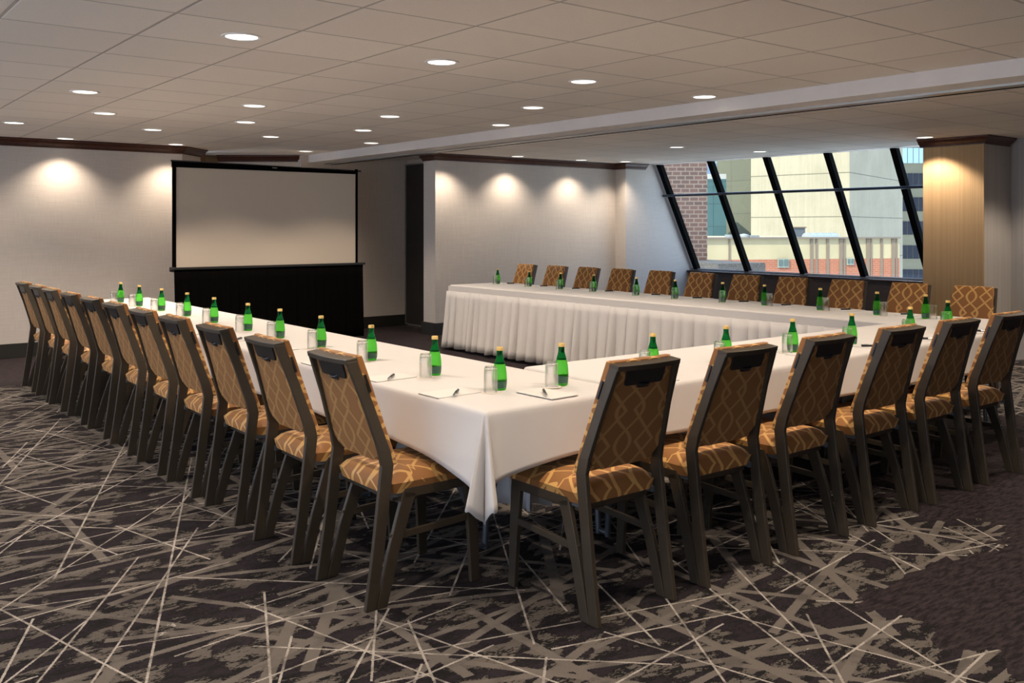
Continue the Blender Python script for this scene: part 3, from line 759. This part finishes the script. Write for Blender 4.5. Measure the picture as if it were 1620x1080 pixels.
def make_tumbler(label, group):
    t = thing('tumbler', label, 'glass', (0, 0, 0), 0, group)
    prof = [(.0265, .0), (.0280, .0), (.0278, .050), (.0268, .094), (.0255, .099), (.001, .1005), (.001, .0895), (.0235, .088), (.0255, .080), (.0266, .045), (.0265, .0)]
    bm = bmesh.new(); n = 28
    rings = [[(r*math.cos(2*PI*k/n), r*math.sin(2*PI*k/n), z) for k in range(n)] for r, z in prof[:-1]]
    R = bm_loft(bm, rings, caps=False)
    for k in range(n): bm.faces.new((R[-1][k], R[-1][(k+1) % n], R[0][(k+1) % n], R[0][k]))
    obj('glass_body', bm, M_CLEAR, t, smooth=40)
    bm = bmesh.new()
    for k in range(12):
        a = 2*PI*k/12; bm_lathe(bm, [(.0005, .0975), (.0035, .099), (.0042, .1015), (.003, .104), (.0005, .105)], 8, (.0195*math.cos(a), .0195*math.sin(a), 0))
    obj('studded_base', bm, M_CLEAR, t, smooth=60)
    return t
def make_coaster(label, group):
    t = thing('coaster', label, 'coaster', (0, 0, 0), 0, group)
    bm = bmesh.new(); bm_lathe(bm, [(.001, .0), (.041, .0), (.041, .001), (.001, .001)], 32); obj('disc', bm, M_PAPER, t)
    bm = bmesh.new(); n = 36
    rings = [[(r*math.cos(2*PI*k/n), r*math.sin(2*PI*k/n), z) for k in range(n)] for r, z in ((.041, 0), (.043, 0), (.043, .0013), (.041, .0013))]
    R = bm_loft(bm, rings, caps=False)
    for k in range(n): bm.faces.new((R[-1][k], R[-1][(k+1) % n], R[0][(k+1) % n], R[0][k]))
    obj('rim', bm, M_COASTER, t)
    return t
def make_pad(label, group):
    t = thing('notepad', label, 'notepad', (0, 0, 0), 0, group)
    bm = bmesh.new(); bm_box(bm, -.070, .070, -.105, .105, .0006, .0036); obj('sheets', bm, M_PAPER, t)
    bm = bmesh.new(); bm_box(bm, -.0703, .0703, -.1053, .1053, 0, .0006); obj('backing_board', bm, mat('grey_board', (.12, .10, .09), .8), t)
    return t
def make_pen(label, group):
    t = thing('pen', label, 'pen', (0, 0, 0), 0, group)
    def rod(name, y0, y1, r0, r1, m):
        bm = bmesh.new(); bm_loft(bm, [[(r*math.cos(2*PI*k/10), y, .0064+r*math.sin(2*PI*k/10)) for k in range(10)] for y, r in ((y0, r0), (y1, r1))]); obj(name, bm, m, t, smooth=40)
    rod('barrel', -.03, .055, .0062, .0062, M_PEN); rod('grip', -.055, -.03, .0056, .0063, M_CHROME); rod('tip', -.068, -.055, .001, .0050, M_CHROME)
    bm = bmesh.new(); bm_box(bm, -.0015, .0015, .015, .056, .0124, .0142); obj('clip', bm, M_CHROME, t)
    return t
gb, gg, gc, gp, gn = 'green water bottles at the place settings', 'upturned tumblers at the place settings', 'coasters under the tumblers', 'notepads at the place settings', 'black pens on the notepads'
LEFT_B = [(2.31,3.02),(2.31,3.50),(2.32,4.09),(2.345,4.69),(2.35,5.24),(2.36,5.75),(2.37,6.37),(2.385,6.96),(2.38,7.54),(2.37,8.09),(2.36,8.60)]
NEAR_B = [(2.575,2.94),(3.14,2.95),(3.66,2.95),(4.215,2.955),(4.75,2.94),(5.41,2.955),(6.08,3.06)]
FAR_B = [(6.61,8.68),(6.60,8.08),(6.60,7.55),(6.61,7.04),(6.57,6.39),(6.55,5.87),(6.58,5.34),(6.59,4.90),(6.56,4.34),(6.53,3.83),(6.55,3.46)]
sets = []
for k, (x, y) in enumerate(LEFT_B):
    sets.append(dict(row='left row', k=k, b=(x, y), g=(x-.065, y-.025), pad=(2.105, y+.06, -PI/2+.03), pen=(2.10, y+.01+.02*math.sin(k*2), -.75+.25*math.sin(k*3.1)), z=TZ,
      w='nearest the draped corner on the left row' if k == 0 else 'farthest away on the left row' if k == 10 else '%s from the near corner on the left row' % NTH[k]))
for k, (x, y) in enumerate(NEAR_B):
    cx = (NEAR_X+[5.98])[k]
    sets.append(dict(row='front row', k=k, b=(x, y), g=(x-.065, y-.012), pad=(cx-.065, 2.815, 0), pen=(cx-.09+.03*math.sin(k*2.3), 2.80, -.62 if k == 0 else .75+.2*math.sin(k*1.9)), z=TZ+.003,
      w='nearest the draped corner on the front row' if k == 0 else 'at the far right end of the front row' if k == 6 else '%s from the draped corner on the front row' % NTH[k]))
for k, (x, y) in enumerate(FAR_B):
    right = k >= 7
    sets.append(dict(row='window row', k=k, b=(x, y), g=(x-.075, y-.05) if not right else (x-.035, y-.075), pad=(6.705, y-.17, PI/2), pen=(6.70, y-.15, 1.0+.2*math.sin(k)), z=TZ-.001,
      w='farthest left on the window side row' if k == 0 else 'at the near right end of the window side row' if k == 10 else '%s from the left on the window side row' % NTH[k]))
protos = {}
def put(kind, maker, label, grp, loc, rz):
    if kind not in protos:
        o = maker(label, grp); o.location = loc; o.rotation_euler = (0, 0, rz); protos[kind] = o
    else: dup(protos[kind], loc, rz, label, grp)
for i, s in enumerate(sets):
    z = s['z']; rn = random.Random(i)
    put('b', make_bottle, 'green water bottle with gold cap, %s' % s['w'], gb, (*s['b'], z), rn.random()*6)
    put('c', make_coaster, 'round rimmed paper coaster, %s' % s['w'], gc, (*s['g'], z), 0)
    put('g', make_tumbler, 'clear upturned tumbler, %s' % s['w'], gg, (*s['g'], z+.0013), rn.random())
    if s['row'] == 'window row' and s['k'] == 10: continue
    x, y, a = s['pad']; put('p', make_pad, 'white notepad, %s' % s['w'], gp, (x, y, z), a+rn.uniform(-.05, .05))
    x, y, a = s['pen']; put('n', make_pen, 'black pen on a notepad, %s' % s['w'], gn, (x, y, z+.0037), a)

# ------------------------------------------------------------------ projection screen with black dress skirt
sc = thing('projection_screen', 'large beige projection screen in black frame in front of the back wall', 'screen', (4.63, 10.60, 0))
bm = bmesh.new(); bm_box(bm, -1.125, 1.15, -.004, .004, .93, 2.115); obj('screen_surface', bm, M_SCREEN, sc)
bm = bmesh.new(); bm_box(bm, -1.165, -1.125, -.012, .012, .90, 2.15); obj('frame_bar', bm, M_BLACKCLOTH, sc)
bm = bmesh.new(); bm_box(bm, 1.15, 1.18, -.012, .012, .90, 2.15); obj('frame_bar', bm, M_BLACKCLOTH, sc)
bm = bmesh.new(); bm_prism(bm, [(-1.17, 2.085), (1.18, 2.085), (1.18, 2.125), (-.1, 2.145), (-1.17, 2.150)], 'y', -.014, .014); obj('top_border', bm, M_BLACKCLOTH, sc)
bm = bmesh.new(); bm_tube(bm, [(-1.175, .02, 2.158), (1.24, .02, 2.128)], .012, 10); obj('top_bar', bm, mat('brushed_bar', (.10, .10, .10), .3, .8), sc, smooth=True)
bm = bmesh.new(); bm_box(bm, .02, .08, -.018, -.014, 2.118, 2.128); obj('pull_tab', bm, M_TRACK, sc)
for x in (-.9, .9):
    bm = bmesh.new(); bm_tube(bm, [(x, .02, 0.0), (x, .02, 2.14)], .014, 10); bm_box(bm, x-.02, x+.02, -.12, .5, .0, .03); obj('leg', bm, M_DARKMET, sc)
sk = skirt('screen_skirt', 'black pleated drape hanging below the projection screen down to the carpet', [(5.86, 10.55), (3.46, 10.55)], top=.945, bottom=.02, m=M_BLACKCLOTH, cat='drape', band=.035, seed=12, pitch=.12, amp=.03, flare=.06, group='screen drape')
for c in sk.children: c.rotation_euler = (0, 0, 0)
bm = bmesh.new(); bm_box(bm, 3.45-5.86, 5.88-5.86, -.03, .02, .93, .955); bm_loft(bm, [[(x, -.02+.022*math.cos(a), .935+.028*math.sin(a)) for a in [2*PI*k/12 for k in range(12)]] for x in (-2.445, -2.40)]); obj('support_bar', bm, mat('dark_grey_bar', (.02, .02, .02), .4), sk)

# ------------------------------------------------------------------ outside the window
CY, SY = math.cos(YAW), math.sin(YAW)
def W(u, d):
    xr = (u-810)/F*d; return (xr*CY + d*SY, -xr*SY + d*CY)
def Z(v, d): return EYE - (v-HY)*d/F
def block(bm, quad, z0, z1):
    bm_prism(bm, quad, 'z', z0, z1)
def facade_pts(u0, d0, u1, d1, depth):
    a, b = Vector(W(u0, d0)), Vector(W(u1, d1)); dr = (b-a).normalized(); n = Vector((-dr.y, dr.x))
    if n.dot(a) < 0: n = -n
    return [tuple(a), tuple(b), tuple(b+n*depth), tuple(a+n*depth)], dr, -n
def brick(name, c1, c2, mortar, bw, bh, ang, msize=.008, squash=1):
    m, t, b = new_mat(name); g = G(t); P = g.coord('Object')
    x, y, z = g.sep(P)
    h = g.m('ADD', g.m('MULTIPLY', x, math.cos(ang)), g.m('MULTIPLY', y, math.sin(ang)))
    c = t.nodes.new('ShaderNodeCombineXYZ'); t.links.new(h, c.inputs[0]); t.links.new(z, c.inputs[1])
    br = t.nodes.new('ShaderNodeTexBrick'); t.links.new(c.outputs[0], br.inputs['Vector'])
    br.inputs['Color1'].default_value = (*c1, 1); br.inputs['Color2'].default_value = (*c2, 1); br.inputs['Mortar'].default_value = (*mortar, 1)
    br.inputs['Scale'].default_value = 1; br.inputs['Mortar Size'].default_value = msize; br.inputs['Brick Width'].default_value = bw; br.inputs['Row Height'].default_value = bh
    br.offset = .5 if squash else 0
    n = g.noise(P, 3, 4); col = g.mix(g.m('MULTIPLY', n, .3), br.outputs['Color'], tuple(c*.6 for c in c1))
    t.links.new(col, b.inputs['Base Color']); b.inputs['Roughness'].default_value = .9
    return m
ang0 = -YAW
# brown brick building right outside
q, dr, n = facade_pts(960, 22, 1119, 22, 5)
bm = bmesh.new(); block(bm, q, -6, 3.9); o = obj('brick_building', bm, brick('brown_brick', (.078, .038, .029), (.048, .027, .023), (.15, .115, .09), .205, .101, ang0, .012)); tag(o, 'brown brick building corner at the left end of the window view', 'building')
# sunlit concrete tower with two faces
A, B, Cc = W(1188, 54.3), W(1344, 50), W(1428, 60)
D = (Cc[0]+(A[0]-B[0]), Cc[1]+(A[1]-B[1]))
tw = thing('concrete_tower', 'tall windowless concrete tower, sunlit cream face and shaded grey face', 'building', (0, 0, 0))
def concrete(name, c1, c2):
    m, t, b = new_mat(name); g = G(t); P = g.coord('Object'); x, y, z = g.sep(P)
    nz = g.noise(g.map(P, sc=(9, 9, .25)), 1.0, 4, .7); n2 = g.noise(P, .5, 5, .6)
    f = g.m('ADD', g.m('MULTIPLY', nz, .5), g.m('MULTIPLY', n2, .5)); col = g.mix(g.step(f, .35, .65), c1, c2)
    j = g.m('LESS_THAN', g.m('PINGPONG', g.m('SUBTRACT', z, 1.97), 1.19), .025)
    t.links.new(g.mix(j, col, tuple(c*.45 for c in c1)), b.inputs['Base Color']); b.inputs['Roughness'].default_value = .95
    return m
bm = bmesh.new(); block(bm, [A, B, Cc, D], -10, 26); obj('shaft', bm, concrete('cream_concrete', (.20, .172, .115), (.245, .212, .145)), tw)
# olive panelled building
ol = thing('panelled_building', 'olive building with square wall panels left of the concrete tower', 'building', (0, 0, 0))
q, dr, n = facade_pts(1134, 70, 1215, 66, 8)
bm = bmesh.new(); block(bm, q, -10, 26); obj('wall', bm, brick('olive_panels', (.085, .083, .052), (.075, .073, .046), (.05, .05, .036), 1.9, 2.4, math.atan2(dr.y, dr.x), .03, 0), ol)
tb = thing('glass_building', 'low teal glass building next to the brown brick', 'building', (0, 0, 0))
q, dr, n = facade_pts(1085, 60, 1149, 60, 6)
bm = bmesh.new(); block(bm, q, -10, Z(283, 60)); obj('curtain_wall', bm, brick('teal_panels', (.03, .075, .08), (.04, .09, .095), (.015, .035, .04), 1.3, 1.45, math.atan2(dr.y, dr.x), .02, 0), tb)
bm = bmesh.new(); block(bm, [(a[0], a[1]) for a in q], Z(283, 60), Z(275, 60)); obj('parapet', bm, mat('white_parapet', (.28, .28, .27), .7), tb)
bt = thing('blue_glass_tower', 'distant blue glass tower above the teal building', 'building', (0, 0, 0))
q, dr, n = facade_pts(1080, 95, 1146, 95, 8)
bm = bmesh.new(); block(bm, q, -10, 22); obj('curtain_wall', bm, brick('blue_panels', (.06, .12, .21), (.17, .20, .25), (.22, .24, .26), 2.4, 1.6, math.atan2(dr.y, dr.x), .08, 0), bt)
# low cream and brick building
d0, d1 = 33.5, 35.2
low = thing('low_building', 'low building with cream upper wall and orange brick base beyond the windows', 'building', (0, 0, 0))
q, dr, n = facade_pts(1100, d0*.99, 1423, d1, 9); a_ = math.atan2(dr.y, dr.x)
bm = bmesh.new(); block(bm, q, .235, 1.0); obj('upper_wall', bm, mat('cream_render', (.29, .235, .135), .9, noise=.1, nscale=.8), low)
bm = bmesh.new(); block(bm, q, -8, .235); obj('brick_wall', bm, brick('orange_brick', (.27, .080, .036), (.24, .068, .030), (.25, .14, .09), .22, .075, a_, .01), low)
qa = Vector(q[0])
def on_low(u):  # distance along facade for a picture column
    for k in range(4000):
        p = qa + dr*(k*.003)
        xr = p.x*CY - p.y*SY; d = p.x*SY + p.y*CY
        if 810+F*xr/d >= u: return p
    return p
def strip(name, u0, u1, z0, z1, m, out=.06, parent=low):
    a, b = on_low(u0), on_low(u1); c1, c2 = b+n*out, a+n*out
    bm = bmesh.new(); bm_prism(bm, [tuple(a), tuple(b), tuple(c1), tuple(c2)], 'z', z0, z1); return obj(name, bm, m, parent)
M_BROWN = mat('brown_shade_and_lid', (.13, .09, .06), .8)
for u0, u1 in ((1152.5, 1155), (1281.5, 1286), (1290, 1293), (1307, 1311), (1327.5, 1332.5), (1334, 1337), (1370, 1375), (1377, 1379), (1392.5, 1396), (1410, 1415), (1417, 1419)): strip('shade_strip', u0, u1, -8, .97, M_BROWN, .03)  # shading and reflections on the facade, put in as thin brown strips
strip('coping', 1101, 1422, .985, 1.04, mat('coping', (.12, .09, .07), .8), .12)
M_WINF = mat('pale_window_frame', (.18, .20, .165), .6); M_DGLASS = mat('dark_glass', (.05, .07, .06), .1)
for u0, u1, z0, z1 in ((1230, 1247, -.02, .22), (1339, 1350, .05, .22)):
    f = strip('window', u0, u1, z0-.05, z1+.03, M_WINF, .05); mid = (u0+u1)/2
    for a, b in ((u0+1, mid-1), (mid+1, u1-1)): strip('pane', a, b, z0, z1, M_DGLASS, .07, f)
rb = thing('rooftop_unit', 'grey rooftop box with brown lid on the low building', 'rooftop unit', (*W(1260, 38.6), 1.0))
bm = bmesh.new(); bm_box(bm, -.25, .25, -.25, .25, 0, .37); obj('housing', bm, mat('grey_blue_metal', (.07, .08, .09), .6), rb); rb.rotation_euler = (0, 0, a_)
bm = bmesh.new(); bm_box(bm, -.29, .29, -.29, .29, .37, .42); obj('lid', bm, M_BROWN, rb)
sky = thing('skylight', 'ribbed white skylight dome on the roof of the low building', 'skylight', (*W(1298, 37), 1.0), a_)
bm = bmesh.new()
bm_loft(bm, [[(x, .35*math.cos(k/8*PI), .02+.16*math.sin(k/8*PI)) for k in range(9)] for x in (-.6, .6)]); obj('glazing', bm, mat('pale_glazing', (.20, .23, .23), .3), sky)
for x in (-.6, -.3, 0, .3, .6):
    bm = bmesh.new(); bm_loft(bm, [[(x+e, .36*math.cos(k/8*PI), .02+.17*math.sin(k/8*PI)) for k in range(9)] for e in (-.015, .015)]); obj('rib', bm, M_TRACK, sky)
vt = thing('roof_vent', 'pale metal roof vents on the left end of the low building', 'vent', (*W(1172, 34.5), 1.0), a_)
bm = bmesh.new(); bm_box(bm, -.55, -.15, -.2, .2, 0, .13); bm_box(bm, .35, .65, -.2, .2, 0, .10); obj('duct', bm, mat('pale_metal', (.16, .175, .18), .5), vt)
bm = bmesh.new(); bm_lathe(bm, [(.17, 0), (.19, .06), (.17, .13), (.001, .17)], 16, (.12, 0, 0)); obj('dome', bm, mat('pale_dome', (.22, .23, .23), .5), vt, smooth=True)
# gravel roof edge close to our window and the roof deck below
q2, _, _ = facade_pts(1136, 20, 1211, 20.5, 3)
bm = bmesh.new(); block(bm, q2, -2, Z(417, 20)); o = obj('gravel_roof', bm, mat('gravel', (.06, .052, .045), .95, noise=.5, nscale=30)); tag(o, 'dark gravel covered roof edge just beyond the sill', 'roof')
# beige building with window bands
be = thing('office_building', 'beige office block with rows of dark windows at the right of the view', 'building', (0, 0, 0))
q, dr2, n2 = facade_pts(1395, 84, 1520, 84, 8)
M_BEI = mat('beige_cladding', (.15, .135, .085), .8, noise=.08, nscale=.4)
bm = bmesh.new(); block(bm, q, -10, 26); obj('wall', bm, M_BEI, be)
qa2 = Vector(q[0]); tot = (Vector(q[1])-qa2).length
M_DW = mat('band_glass', (.020, .022, .030), .6, Specular_IOR_Level=.15)
for v0, v1 in ((234, 258), (274, 296), (312, 334), (350, 371), (388, 409), (426, 447)):
    z1, z0 = Z(v0, 84), Z(v1, 84); k = 0; s_ = .25
    while s_ + .5 < tot:
        a = qa2+dr2*s_; b = qa2+dr2*(s_+.46)
        bm = bmesh.new(); bm_prism(bm, [tuple(a), tuple(b), tuple(b+n2*.05), tuple(a+n2*.05)], 'z', z0, z1); obj('window', bm, M_DW if v0 > 240 else mat('sky_reflection_glass', (.30, .42, .48), .1) , be)  # top row: sky reflection put into the pane colour
        s_ += .52
